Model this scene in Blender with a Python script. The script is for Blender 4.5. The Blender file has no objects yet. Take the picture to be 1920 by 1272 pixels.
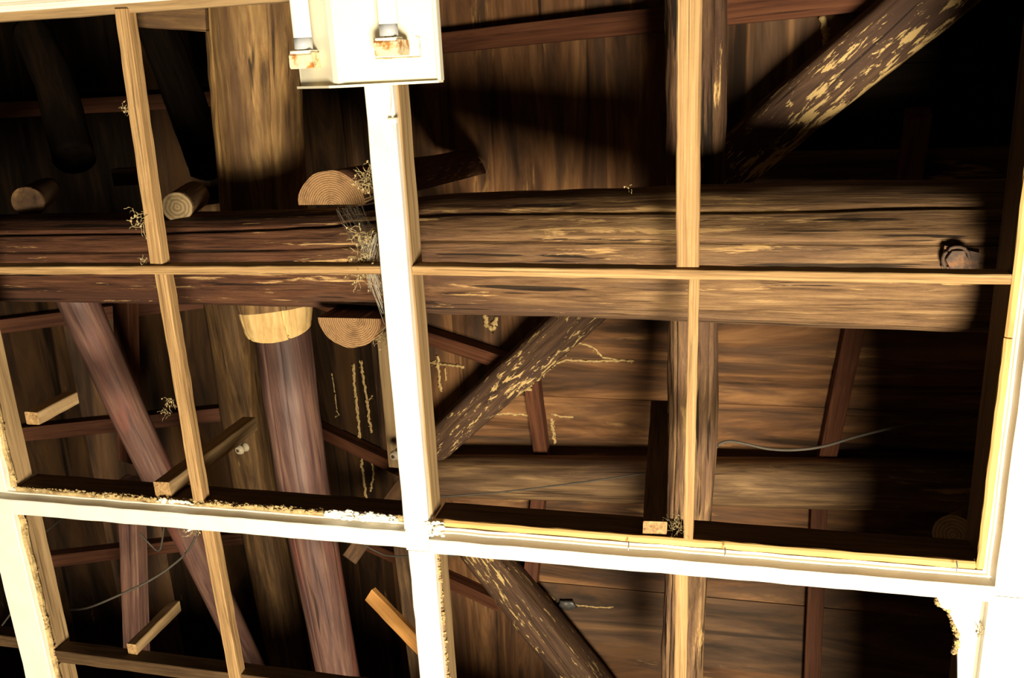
import bpy, bmesh, math, random
from mathutils import Vector, Matrix, noise
random.seed(7)
scn = bpy.context.scene
COL = scn.collection

# ------------------------------------------------------------------ camera, world, light, exposure
FPX = 1673.0
CZ = 1.50                                   # camera height above the floor
def _n(v): return v.normalized()
_y = _n(Vector((264, 5456, 1673)))
_x = -_n(Vector((-6860, -181, 1673))); _x = _n(_x - _y * _x.dot(_y))
_z = _x.cross(_y)
R3 = Matrix((_x, _y, _z))                   # camera (right, down, forward) -> world
cam_d = bpy.data.cameras.new('camera'); cam = bpy.data.objects.new('camera', cam_d); COL.objects.link(cam)
cam_d.sensor_fit = 'HORIZONTAL'; cam_d.sensor_width = 36; cam_d.lens = FPX / 1920 * 36
cam_d.clip_start = 0.02
r_, d_, f_ = R3.col[0], R3.col[1], R3.col[2]
M = Matrix((r_, -d_, -f_)).transposed().to_4x4(); M.translation = (0, 0, CZ)
cam.matrix_world = M
scn.camera = cam

w = bpy.data.worlds.new('world'); scn.world = w; w.use_nodes = True
w.node_tree.nodes['Background'].inputs[0].default_value = (1.0, 0.80, 0.55, 1)
w.node_tree.nodes['Background'].inputs[1].default_value = 0.018

# daylight thrown up from the sunlit floor below, a little behind and right of the photographer
ld = bpy.data.lights.new('sunlit_floor_light', 'AREA'); ld.shape = 'DISK'; ld.size = 0.95
ld.energy = 295; ld.color = (1.0, 0.86, 0.63)
lo = bpy.data.objects.new('sunlit_floor_light', ld); COL.objects.link(lo)
lo.location = (0.74, 1.27, 0.03)
lo.rotation_euler = (Vector((-0.35, 0.35, 3.0)) - lo.location).to_track_quat('-Z', 'Y').to_euler()

vs = scn.view_settings
vs.view_transform = 'Standard'; vs.look = 'None'; vs.gamma = 1.0; vs.exposure = 0.0
vs.use_curve_mapping = False

# ------------------------------------------------------------------ geometry helpers
H = 1.33                                    # underside of the ceiling above the camera
def P(px, py, z):                           # sight line through a point of the photograph, cut at height z above the camera
    v = R3 @ Vector(((px - 960) / FPX, (py - 636) / FPX, 1))
    v = v * (z / v.z); v.z += CZ
    return v
def W(x, y, z): return Vector((x, y, z + CZ))

# roof: a main gable along Y and a lower cross gable along X
T = 0.4755; XJ, YC, ZR = -1.008, 1.267, 2.60
XM = -1.70; ZM = ZR + T * (XJ - XM)
def z_main(x): return ZM - T * abs(x - XM)
def z_cross(y): return ZR - T * abs(y - YC)
def hit(px, py, plane):                     # the same sight line cut by a roof slope
    v = R3 @ Vector(((px - 960) / FPX, (py - 636) / FPX, 1)); v = v / v.z
    if plane == 'R': z = (ZM + T * XM) / (1 + T * v.x)
    elif plane == 'L': z = (ZM - T * XM) / (1 - T * v.x)
    elif plane == 'S': z = (ZR - T * YC) / (1 - T * v.y)
    else: z = (ZR + T * YC) / (1 + T * v.y)
    v = v * z; v.z += CZ
    return v
NRM = {'R': Vector((T, 0, 1)).normalized(), 'L': Vector((-T, 0, 1)).normalized(),
       'S': Vector((0, -T, 1)).normalized(), 'N': Vector((0, T, 1)).normalized()}

def set_props(o, label=None, cat=None, group=None, kind=None):
    if label: o['label'] = label
    if cat: o['category'] = cat
    if group: o['group'] = group
    if kind: o['kind'] = kind
    return o
def frame(origin, ax, up):
    ex = ax.normalized(); ez = up - ex * up.dot(ex)
    if ez.length < 1e-5: ez = Vector((0, 1, 0)) - ex * ex.y
    ez.normalize(); ey = ez.cross(ex)
    m = Matrix((ex, ey, ez)).transposed().to_4x4(); m.translation = origin
    return m
def finish(name, verts, faces, mats, mw, parent=None, smooth=False, fmat=None, label=None, cat=None, group=None, kind=None, world=True):
    me = bpy.data.meshes.new(name)
    if world:
        inv = mw.inverted(); verts = [inv @ Vector(v) for v in verts]
    me.from_pydata([tuple(v) for v in verts], [], faces); me.update()
    bm = bmesh.new(); bm.from_mesh(me); bmesh.ops.recalc_face_normals(bm, faces=bm.faces); bm.to_mesh(me); bm.free()
    for m in (mats if isinstance(mats, (list, tuple)) else [mats]): me.materials.append(m)
    for i, p in enumerate(me.polygons):
        p.use_smooth = smooth if not isinstance(smooth, (list, tuple)) else smooth[i]
        if fmat: p.material_index = fmat[i]
    o = bpy.data.objects.new(name, me); COL.objects.link(o)
    if parent is not None:
        o.parent = parent; o.matrix_parent_inverse = Matrix(); o.matrix_basis = parent.matrix_world.inverted() @ mw
    else: o.matrix_world = mw
    o.matrix_world = mw if parent is None else o.matrix_world
    KEEP[o.name] = mw
    return set_props(o, label, cat, group, kind)
KEEP = {}
def wmat(o): return KEEP.get(o.name, o.matrix_world)
def fix_parent(o, parent, mw):
    o.parent = parent; o.matrix_parent_inverse = Matrix(); o.matrix_basis = wmat(parent).inverted() @ mw
def empty(name, loc, label=None, cat=None, group=None, kind=None):
    o = bpy.data.objects.new(name, None); COL.objects.link(o); o.empty_display_size = 0.05
    m = Matrix.Translation(loc); o.matrix_world = m; KEEP[o.name] = m
    return set_props(o, label, cat, group, kind)
def build(name, verts, faces, mats, mw, parent=None, **k):
    o = finish(name, verts, faces, mats, mw, None, **k)
    if parent is not None: fix_parent(o, parent, mw)
    return o

def catmull(pts, rad, n):
    out = []; L = len(pts)
    for i in range(n):
        t = i / (n - 1) * (L - 1); k = min(int(t), L - 2); u = t - k
        p0, p1, p2, p3 = pts[max(k - 1, 0)], pts[k], pts[k + 1], pts[min(k + 2, L - 1)]
        q = 0.5 * ((2 * p1) + (p2 - p0) * u + (2 * p0 - 5 * p1 + 4 * p2 - p3) * u * u + (3 * p1 - p0 - 3 * p2 + p3) * u ** 3)
        out.append((q, rad[k] * (1 - u) + rad[k + 1] * u))
    return out
def log(name, pts, rad, mat, rings=40, seg=28, bump=0.06, cracks=(), flat=1.0, capmat=None, endmat=None, endlen=0, up=None, parent=None, square=0.0, seed=None, **k):
    """a round, slightly uneven timber along pts; cracks = (angle, depth, half width) run its length"""
    sd = seed if seed is not None else random.random() * 50
    sm = catmull(pts, rad, rings)
    ax = pts[-1] - pts[0]; mw = frame(pts[0], ax, up or Vector((0, 0, 1)))
    ez = mw.col[2].to_3d(); verts = []; faces = []; fm = []; sms = []
    for i, (c, r) in enumerate(sm):
        d = (sm[min(i + 1, rings - 1)][0] - sm[max(i - 1, 0)][0]).normalized()
        b = (ez - d * ez.dot(d)).normalized(); a = b.cross(d)
        s = i / (rings - 1)
        for j in range(seg):
            th = 2 * math.pi * j / seg
            ca, sa = math.cos(th), math.sin(th)
            q = 1.0
            if square: q = 1 + square * (1 / max(abs(ca), abs(sa)) - 1)
            rr = r * q * (1 + bump * noise.noise(Vector((s * 7 + sd, ca * 1.3, sa * 1.3))) + bump * 0.5 * noise.noise(Vector((s * 26 + sd, ca * 4, sa * 4))))
            for (an, dep, hw) in cracks:
                dd = abs((th - an - 0.15 * noise.noise(Vector((s * 3 + sd, 5, an))) + math.pi) % (2 * math.pi) - math.pi)
                if dd < hw: rr -= dep * (1 - dd / hw)
            verts.append(c + a * (rr * ca * flat) + b * (rr * sa))
    eni = int(rings * (1 - endlen)) if endmat else rings
    for i in range(rings - 1):
        for j in range(seg):
            a_, b_ = i * seg + j, i * seg + (j + 1) % seg
            faces.append((a_, b_, b_ + seg, a_ + seg)); fm.append(2 if i >= eni else 0); sms.append(True)
    faces.append(tuple(range(seg))); faces.append(tuple(range((rings - 1) * seg, rings * seg))); fm += [1, 1]; sms += [False, False]
    return build(name, verts, faces, [mat, capmat or mat, endmat or mat], mw, parent, smooth=sms, fmat=fm, **k)
def bar(name, p0, p1, wd, ht, mat, up=Vector((0, 0, 1)), segs=14, jit=0.0007, bev=0.0015, parent=None, taper=1.0, capmat=None, roll=0.0, **k):
    """a sawn stick: wd across, ht along up, edges slightly chamfered and uneven"""
    mw = frame(p0, p1 - p0, up); L = (p1 - p0).length; sd = random.random() * 90
    if roll: mw = mw @ Matrix.Rotation(roll, 4, 'X')
    prof = []
    hw, hh = wd / 2, ht / 2
    for sx, sz in ((1, 1), (-1, 1), (-1, -1), (1, -1)):
        pr = [(sx * hw, sz * (hh - bev)), (sx * (hw - bev), sz * hh)]
        if sx * sz < 0: pr.reverse()
        prof += pr
    n = len(prof); verts = []; faces = []; fm = []
    for i in range(segs + 1):
        s = i / segs; tp = 1 + (taper - 1) * s
        for j, (y, z) in enumerate(prof):
            dy = jit * noise.noise(Vector((s * L * 25 + sd, j // 2 * 3.1, 0))) * 2; dz = jit * noise.noise(Vector((s * L * 25, j // 2 * 3.1, sd))) * 2
            verts.append(Vector((s * L, y * tp + dy, z * tp + dz)))
    for i in range(segs):
        for j in range(n): faces.append((i * n + j, i * n + (j + 1) % n, (i + 1) * n + (j + 1) % n, (i + 1) * n + j)); fm.append(0)
    faces.append(tuple(range(n))); faces.append(tuple(range(segs * n, segs * n + n))); fm += [1, 1]
    return build(name, verts, faces, [mat, capmat or mat], mw, parent, world=False, fmat=fm, **k)
def box(name, lo_, hi_, mat, axis=0, parent=None, **k):
    """axis-aligned sawn piece in camera-relative metres, grain along axis 0/1/2"""
    lo_ = Vector(lo_); hi_ = Vector(hi_); c = (lo_ + hi_) / 2; s = hi_ - lo_
    a = c.copy(); b = c.copy(); a[axis] = lo_[axis]; b[axis] = hi_[axis]
    a.z += CZ; b.z += CZ
    if axis == 0: wd, ht, up = s.y, s.z, Vector((0, 0, 1))
    elif axis == 1: wd, ht, up = s.x, s.z, Vector((0, 0, 1))
    else: wd, ht, up = s.x, s.y, Vector((0, 1, 0))
    return bar(name, a, b, wd, ht, mat, up=up, parent=parent, **k)
def extrude(name, prof, p0, p1, mat, up=Vector((0, 0, 1)), segs=20, jit=0.0006, parent=None, **k):
    """a moulding: prof = [(across, up)] swept from p0 to p1"""
    mw = frame(p0, p1 - p0, up); L = (p1 - p0).length; n = len(prof); verts = []; faces = []; sd = random.random() * 90
    for i in range(segs + 1):
        s = i / segs
        for j, (y, z) in enumerate(prof):
            verts.append(Vector((s * L, y + jit * 2 * noise.noise(Vector((s * L * 20 + sd, 0, 0))), z + jit * 2 * noise.noise(Vector((s * L * 20, sd, 0))))))
    for i in range(segs):
        for j in range(n): faces.append((i * n + j, i * n + (j + 1) % n, (i + 1) * n + (j + 1) % n, (i + 1) * n + j))
    faces.append(tuple(range(n))); faces.append(tuple(range(segs * n, segs * n + n)))
    return build(name, verts, faces, mat, mw, parent, world=False, **k)
def tube_geo(verts, faces, pts, rad, seg=6, closed=True):
    base = len(verts); n = len(pts)
    for i, p in enumerate(pts):
        d = (pts[min(i + 1, n - 1)] - pts[max(i - 1, 0)])
        d = d.normalized() if d.length > 1e-9 else Vector((0, 0, 1))
        a = d.orthogonal().normalized(); b = d.cross(a); r = rad[i] if isinstance(rad, (list, tuple)) else rad
        for j in range(seg):
            th = 2 * math.pi * j / seg; verts.append(p + a * (r * math.cos(th)) + b * (r * math.sin(th)))
    for i in range(n - 1):
        for j in range(seg):
            q = base + i * seg; faces.append((q + j, q + (j + 1) % seg, q + seg + (j + 1) % seg, q + seg + j))
    faces.append(tuple(base + j for j in range(seg))); faces.append(tuple(base + (n - 1) * seg + j for j in range(seg)))
def wire(name, pts, r, mat, n=40, parent=None, **k):
    sm = [q for q, _ in catmull(pts, [1] * len(pts), n)]
    v, f = [], []; tube_geo(v, f, sm, r, 8)
    return build(name, v, f, mat, Matrix.Translation(pts[0]), parent, smooth=True, **k)
def lump(verts, faces, c, r, sd, n=7, m=5, sq=(1, 1, 1)):
    base = len(verts)
    for i in range(1, m):
        ph = math.pi * i / m
        for j in range(n):
            th = 2 * math.pi * j / n
            d = Vector((math.sin(ph) * math.cos(th), math.sin(ph) * math.sin(th), math.cos(ph)))
            rr = r * (1 + 0.55 * noise.noise(d * 1.7 + Vector((sd, sd * .3, 0))))
            verts.append(c + Vector((d.x * rr * sq[0], d.y * rr * sq[1], d.z * rr * sq[2])))
    t = len(verts); verts.append(c + Vector((0, 0, r * sq[2]))); verts.append(c - Vector((0, 0, r * sq[2])))
    for i in range(m - 2):
        for j in range(n):
            a = base + i * n + j; b = base + i * n + (j + 1) % n; faces.append((a, b, b + n, a + n))
    for j in range(n):
        faces.append((base + (j + 1) % n, base + j, t)); q = base + (m - 2) * n; faces.append((q + j, q + (j + 1) % n, t + 1))

# ------------------------------------------------------------------ materials
class NT:
    def __init__(s, name, rough=0.8, spec=0.25):
        s.m = bpy.data.materials.new(name); s.m.use_nodes = True; s.t = s.m.node_tree; s.N = s.t.nodes
        s.b = s.N['Principled BSDF']; s.b.inputs['Roughness'].default_value = rough
        s.b.inputs['Specular IOR Level'].default_value = spec
    def n(s, t, **k):
        o = s.N.new(t)
        for a, v in k.items(): setattr(o, a, v)
        return o
    def l(s, a, b): s.t.links.new(a, b)
    def coords(s, scale, rnd=True):
        tc = s.n('ShaderNodeTexCoord'); mp = s.n('ShaderNodeMapping'); mp.inputs['Scale'].default_value = scale
        if rnd:
            oi = s.n('ShaderNodeObjectInfo'); mu = s.n('ShaderNodeVectorMath', operation='SCALE'); cx = s.n('ShaderNodeCombineXYZ')
            cx.inputs[0].default_value = 13.0; cx.inputs[1].default_value = 7.3; cx.inputs[2].default_value = 4.1
            s.l(cx.outputs[0], mu.inputs[0]); s.l(oi.outputs['Random'], mu.inputs['Scale'])
            ad = s.n('ShaderNodeVectorMath', operation='ADD'); s.l(tc.outputs['Object'], ad.inputs[0]); s.l(mu.outputs[0], ad.inputs[1])
            s.l(ad.outputs[0], mp.inputs['Vector'])
        else: s.l(tc.outputs['Object'], mp.inputs['Vector'])
        return mp.outputs[0]
    def noise(s, vec, scale=1.0, detail=6, rough=0.6, dist=0.0):
        t = s.n('ShaderNodeTexNoise'); t.inputs['Scale'].default_value = scale; t.inputs['Detail'].default_value = detail
        t.inputs['Roughness'].default_value = rough; t.inputs['Distortion'].default_value = dist; s.l(vec, t.inputs['Vector']); return t.outputs['Fac']
    def ramp(s, fac, stops, interp='LINEAR'):
        r = s.n('ShaderNodeValToRGB'); r.color_ramp.interpolation = interp
        e = r.color_ramp.elements
        while len(e) < len(stops): e.new(0.5)
        for i, (p, c) in enumerate(stops):
            e[i].position = p; e[i].color = (c if isinstance(c, (tuple, list)) else (c, c, c)) + ((1,) if not isinstance(c, (tuple, list)) or len(c) == 3 else ())
        s.l(fac, r.inputs[0]); return r.outputs[0]
    def mix(s, fac, a, b, mode='MIX'):
        m = s.n('ShaderNodeMix', data_type='RGBA', blend_type=mode)
        if isinstance(fac, float): m.inputs['Factor'].default_value = fac
        else: s.l(fac, m.inputs['Factor'])
        for v, i in ((a, 'A'), (b, 'B')):
            sock = [q for q in m.inputs if q.name == i and q.type == 'RGBA'][0]
            if isinstance(v, (tuple, list)): sock.default_value = tuple(v) + (1,)
            else: s.l(v, sock)
        return [q for q in m.outputs if q.type == 'RGBA'][0]
    def _scale(s, v, f):
        m = s.n('ShaderNodeMath', operation='MULTIPLY'); s.l(v, m.inputs[0]); m.inputs[1].default_value = f; return m.outputs[0]
    def bump(s, h, st, dist=0.002):
        b = s.n('ShaderNodeBump'); b.inputs['Strength'].default_value = st; b.inputs['Distance'].default_value = dist; s.l(h, b.inputs['Height']); s.l(b.outputs[0], s.b.inputs['Normal'])
def wood(name, dark, mid, light, gx=2.5, gy=45, tint=None, tint_amt=(0.45, 0.62), fleck=None, fleck_th=(0.66, 0.7), fs=(7, 55), crack=0.6, rough=0.75, spec=0.25, bump=0.5, bd=0.0015, xgrad=None, fine=0.55, crack_th=(0.29, 0.36)):
    k = NT(name, rough, spec)
    g1 = k.noise(k.coords((gx, gy, gy)), 1, 8, 0.62, 1.2); g2 = k.noise(k.coords((gx * 2.3, gy * 3.6, gy * 3.6)), 1, 6, 0.7, 0.4)
    ma = k.n('ShaderNodeMath', operation='MULTIPLY_ADD'); k.l(g2, ma.inputs[0]); ma.inputs[1].default_value = fine
    mb = k.n('ShaderNodeMath', operation='MULTIPLY_ADD'); k.l(g1, mb.inputs[0]); mb.inputs[1].default_value = 1.3 - fine; mb.inputs[2].default_value = -0.15
    k.l(mb.outputs[0], ma.inputs[2]); g = ma.outputs[0]
    c = k.ramp(g, [(0.33, dark), (0.5, mid), (0.68, light)])
    if tint:
        p = k.noise(k.coords((1.8, 11, 11)), 1, 7, 0.62, 0.8)
        c = k.mix(k.ramp(p, [(tint_amt[0], 0.0), (tint_amt[1], 0.85)]), c, k.mix(0.5, tint, c))
        c = k.mix(k.ramp(p, [(tint_amt[0] + .03, 0.0), (tint_amt[1], 0.6)]), c, tint)
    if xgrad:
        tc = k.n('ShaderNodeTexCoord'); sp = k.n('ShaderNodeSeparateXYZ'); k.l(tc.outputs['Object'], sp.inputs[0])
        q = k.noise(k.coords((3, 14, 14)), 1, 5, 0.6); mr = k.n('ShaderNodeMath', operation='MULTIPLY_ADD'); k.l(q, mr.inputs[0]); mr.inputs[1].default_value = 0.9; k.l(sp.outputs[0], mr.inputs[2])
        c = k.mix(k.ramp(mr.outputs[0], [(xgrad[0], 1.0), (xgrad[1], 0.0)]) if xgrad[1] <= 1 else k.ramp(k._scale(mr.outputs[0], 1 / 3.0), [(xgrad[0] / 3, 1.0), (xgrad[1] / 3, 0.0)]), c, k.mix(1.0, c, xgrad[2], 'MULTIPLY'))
    cr = k.noise(k.coords((gx * 0.8, gy * 2.2, gy * 2.2)), 1, 3, 0.5, 0.5)
    c = k.mix(k.ramp(cr, [(crack_th[0], 0.9), (crack_th[1], 0.0)]), c, tuple(v * (1 - crack) for v in dark))
    if fleck:
        a = k.noise(k.coords((fs[0], fs[1], fs[1])), 1, 7, 0.68, 0.5); b = k.noise(k.coords((2.2, 7, 7)), 1, 3, 0.5)
        mm = k.n('ShaderNodeMath', operation='MULTIPLY_ADD'); k.l(b, mm.inputs[0]); mm.inputs[1].default_value = 0.5; k.l(a, mm.inputs[2])
        c = k.mix(k.ramp(mm.outputs[0], [(fleck_th[0] + 0.25, 0.0), (fleck_th[1] + 0.25, 1.0)]), c, fleck)
    k.l(c, k.b.inputs['Base Color']); k.bump(g, bump, bd)
    return k.m
def plain(name, col, var=0.12, sc=30, rough=0.7, spec=0.3, bump=0.15, stain=None, st=(0.6, 0.72), metal=0.0):
    k = NT(name, rough, spec); g = k.noise(k.coords((sc, sc, sc)), 1, 6, 0.6)
    c = k.ramp(g, [(0.3, tuple(v * (1 - var) for v in col)), (0.7, tuple(min(1, v * (1 + var)) for v in col))])
    if stain:
        b = k.noise(k.coords((sc * .4, sc * .4, sc * .4)), 1, 7, 0.7)
        c = k.mix(k.ramp(b, [(st[0], 0.0), (st[1], 1.0)]), c, stain)
    k.b.inputs['Metallic'].default_value = metal
    k.l(c, k.b.inputs['Base Color']); k.bump(g, bump, 0.001)
    return k.m
def rings_mat(name, a, b, n=110, off=(0, 0, 0)):
    k = NT(name, 0.85, 0.15)
    v = k.coords((1, 1, 1), False); ad = k.n('ShaderNodeVectorMath', operation='SUBTRACT'); k.l(v, ad.inputs[0]); ad.inputs[1].default_value = off
    ml = k.n('ShaderNodeVectorMath', operation='MULTIPLY'); k.l(ad.outputs[0], ml.inputs[0]); ml.inputs[1].default_value = (0, 1, 1)
    wv = k.n('ShaderNodeTexWave', wave_type='RINGS', rings_direction='SPHERICAL'); wv.inputs['Scale'].default_value = n / 6.28; wv.inputs['Distortion'].default_value = 2.6
    wv.inputs['Detail'].default_value = 3; wv.inputs['Detail Scale'].default_value = 2.0
    k.l(ml.outputs[0], wv.inputs['Vector'])
    c = k.ramp(wv.outputs['Fac'], [(0.1, a), (0.9, b)])
    s = k.noise(k.coords((40, 40, 40)), 1, 5, 0.6); c = k.mix(k.ramp(s, [(0.5, 0.0), (0.75, 0.7)]), c, tuple(x * 0.45 for x in a))
    k.l(c, k.b.inputs['Base Color']); k.bump(wv.outputs['Fac'], 0.25, 0.001)
    return k.m

GOLD = (0.46, 0.27, 0.085); MUDC = (0.47, 0.33, 0.145)
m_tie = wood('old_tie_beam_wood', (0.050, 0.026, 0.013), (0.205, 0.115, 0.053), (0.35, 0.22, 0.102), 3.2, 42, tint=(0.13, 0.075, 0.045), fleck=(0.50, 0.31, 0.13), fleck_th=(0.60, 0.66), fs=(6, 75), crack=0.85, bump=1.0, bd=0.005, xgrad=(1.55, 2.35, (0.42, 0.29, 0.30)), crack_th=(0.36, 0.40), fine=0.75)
m_gold = wood('weathered_golden_log_wood', (0.075, 0.040, 0.016), (0.25, 0.140, 0.050), (0.42, 0.265, 0.098), 2.4, 24, tint=(0.085, 0.045, 0.024), tint_amt=(0.44, 0.60), fleck=(0.66, 0.48, 0.22), fleck_th=(0.745, 0.765), fs=(24, 34), crack=0.7, bump=0.7, bd=0.003)
m_brown = wood('dull_brown_ridge_wood', (0.035, 0.018, 0.008), (0.12, 0.065, 0.025), (0.25, 0.145, 0.055), 1.8, 20, tint=(0.06, 0.032, 0.016), fleck=(0.40, 0.26, 0.10), fleck_th=(0.68, 0.76), fs=(4, 26), bump=0.5, bd=0.002)
m_purple = wood('reddish_peeled_log_wood', (0.060, 0.030, 0.028), (0.135, 0.070, 0.055), (0.24, 0.135, 0.092), 1.7, 30, tint=(0.20, 0.070, 0.050), tint_amt=(0.52, 0.66), fleck=(0.5, 0.3, 0.13), fleck_th=(0.80, 0.82), crack=0.5, rough=0.55, spec=0.4, bump=0.5, bd=0.002)
m_pole = wood('rough_bark_pole_wood', (0.055, 0.030, 0.016), (0.21, 0.120, 0.058), (0.46, 0.29, 0.125), 3.4, 26, tint=(0.16, 0.088, 0.055), fleck=(0.60, 0.38, 0.15), fleck_th=(0.64, 0.72), fs=(6, 45), crack=0.85, bump=1.0, bd=0.006, xgrad=(0.95, 1.35, (0.42, 0.38, 0.38)), crack_th=(0.36, 0.41), fine=0.7)  # xgrad puts shade into the colour of the pole's upper end
m_ridge = wood('cross_ridge_log_wood', (0.045, 0.024, 0.012), (0.145, 0.085, 0.042), (0.30, 0.185, 0.085), 2.0, 26, tint=(0.075, 0.042, 0.028), fleck=(0.42, 0.27, 0.115), fleck_th=(0.66, 0.74), bump=0.7, bd=0.003)
m_valley = wood('termite_eaten_rafter_wood', (0.035, 0.019, 0.011), (0.095, 0.052, 0.030), (0.17, 0.095, 0.050), 3, 45, tint=(0.065, 0.034, 0.024), fleck=(0.62, 0.43, 0.18), fleck_th=(0.565, 0.60), fs=(18, 85), bump=0.8, bd=0.003)
m_board = wood('brown_roof_board_wood', (0.040, 0.020, 0.009), (0.165, 0.077, 0.033), (0.33, 0.168, 0.068), 1.1, 8, tint=(0.060, 0.036, 0.024), tint_amt=(0.47, 0.64), fleck=(0.40, 0.225, 0.085), fleck_th=(0.64, 0.76), fs=(3, 20), bump=0.25, fine=0.22)
m_board2 = wood('smoked_roof_board_wood', (0.032, 0.019, 0.011), (0.100, 0.055, 0.030), (0.235, 0.125, 0.055), 1.1, 8, tint=(0.14, 0.064, 0.022), tint_amt=(0.5, 0.68), fleck=(0.38, 0.21, 0.08), fleck_th=(0.66, 0.8), fs=(3, 18), bump=0.25, fine=0.22)
m_board3 = wood('shade_darkened_board_wood', (0.012, 0.008, 0.005), (0.035, 0.019, 0.010), (0.085, 0.043, 0.017), 1.1, 8, tint=(0.055, 0.026, 0.010), tint_amt=(0.5, 0.7), fleck=(0.20, 0.105, 0.035), fleck_th=(0.70, 0.84), fs=(3, 18), spec=0.08, rough=0.9, bump=0.25, fine=0.22)  # roof shade put into the board colour
m_shade_black = wood('shade_black_board_wood', (0.004, 0.003, 0.002), (0.009, 0.006, 0.004), (0.020, 0.011, 0.005), 1.5, 13, bump=0.3, spec=0.03, rough=0.95)  # near-black colour stands in for deep shade in the upper gaps
m_rafter = wood('red_brown_rafter_wood', (0.05, 0.017, 0.008), (0.105, 0.037, 0.017), (0.15, 0.058, 0.026), 2, 40, bump=0.3)
m_pale = wood('pale_sawn_stick_wood', (0.16, 0.092, 0.038), (0.35, 0.212, 0.090), (0.52, 0.34, 0.158), 2.2, 90, fleck=(0.30, 0.17, 0.07), fleck_th=(0.70, 0.76), crack=0.35, bump=0.7)
m_greypale = wood('greyed_joist_wood', (0.18, 0.115, 0.055), (0.31, 0.205, 0.10), (0.42, 0.29, 0.15), 2.2, 40, crack=0.4, bump=0.4)
m_joist = wood('dark_joist_wood', (0.035, 0.019, 0.008), (0.075, 0.042, 0.018), (0.12, 0.07, 0.03), 3, 45, fleck=(0.45, 0.3, 0.12), fleck_th=(0.76, 0.79), fs=(40, 60), bump=0.4)  # dark brown with pale flecks
m_lath = wood('bright_lath_wood', (0.50, 0.29, 0.10), (0.64, 0.41, 0.15), (0.74, 0.50, 0.20), 4, 60, fleck=(0.22, 0.11, 0.04), fleck_th=(0.74, 0.80), fs=(14, 30), crack=0.3, bump=0.2)
m_fresh = wood('fresh_orange_wood', (0.50, 0.22, 0.06), (0.62, 0.30, 0.085), (0.70, 0.37, 0.12), 3, 40, crack=0.2, bump=0.2)
m_cut = wood('fresh_axe_cut_wood', (0.44, 0.27, 0.10), (0.60, 0.40, 0.16), (0.72, 0.52, 0.24), 5, 30, crack=0.2, bump=0.5)
m_end = rings_mat('end_grain_wood', (0.15, 0.080, 0.036), (0.33, 0.195, 0.09), 500, (0, 0, 0))
m_endgrey = rings_mat('grey_end_grain_wood', (0.26, 0.18, 0.09), (0.42, 0.31, 0.17), 260, (0, 0, 0))
m_white = plain('white_trim_paint', (0.80, 0.76, 0.66), 0.06, 22, 0.45, 0.4, 0.12, stain=(0.55, 0.45, 0.28), st=(0.66, 0.8))
m_panel = plain('white_ceiling_panel_paint', (0.86, 0.84, 0.77), 0.04, 14, 0.7, 0.2, 0.15)
m_plaster = plain('crumbling_plaster', (0.46, 0.34, 0.16), 0.45, 60, 0.95, 0.1, 0.8, stain=(0.16, 0.09, 0.03), st=(0.5, 0.66))
m_chip = plain('white_paint_chip', (0.85, 0.82, 0.72), 0.05, 40, 0.6, 0.2)
m_mud = plain('termite_mud', MUDC, 0.35, 120, 0.95, 0.05, 0.9)
m_enamel = plain('cream_lamp_enamel', (0.84, 0.79, 0.62), 0.04, 18, 0.32, 0.5, 0.04, stain=(0.62, 0.45, 0.2), st=(0.68, 0.80))
m_tube = plain('white_tube_glass', (0.9, 0.9, 0.87), 0.01, 8, 0.12, 0.6, 0.0)
m_alu = plain('lamp_cap_metal', (0.42, 0.44, 0.47), 0.05, 60, 0.35, 0.6, 0.0)
m_rust = plain('rusty_enamel', (0.78, 0.66, 0.42), 0.12, 90, 0.6, 0.3, 0.4, stain=(0.42, 0.17, 0.03), st=(0.50, 0.60))
m_iron = plain('rusted_iron', (0.085, 0.052, 0.035), 0.4, 80, 0.7, 0.3, 0.6, stain=(0.20, 0.09, 0.035), st=(0.55, 0.65))
m_wire = plain('grey_cable_sheath', (0.085, 0.072, 0.056), 0.15, 60, 0.6, 0.3)
m_nail = plain('steel_nail', (0.5, 0.5, 0.5), 0.1, 60, 0.35, 0.5, 0.0, metal=0.8)
m_porc = plain('cream_porcelain', (0.62, 0.52, 0.36), 0.06, 20, 0.2, 0.6, 0.0)
m_dust = plain('dusty_cobweb', (0.40, 0.31, 0.16), 0.3, 200, 0.95, 0.05, 0.2)
m_web = plain('grey_spider_silk', (0.42, 0.38, 0.30), 0.1, 100, 0.8, 0.2, 0.0)
m_ginned = plain('dark_wet_knot', (0.05, 0.045, 0.04), 0.4, 60, 0.4, 0.5)

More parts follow.
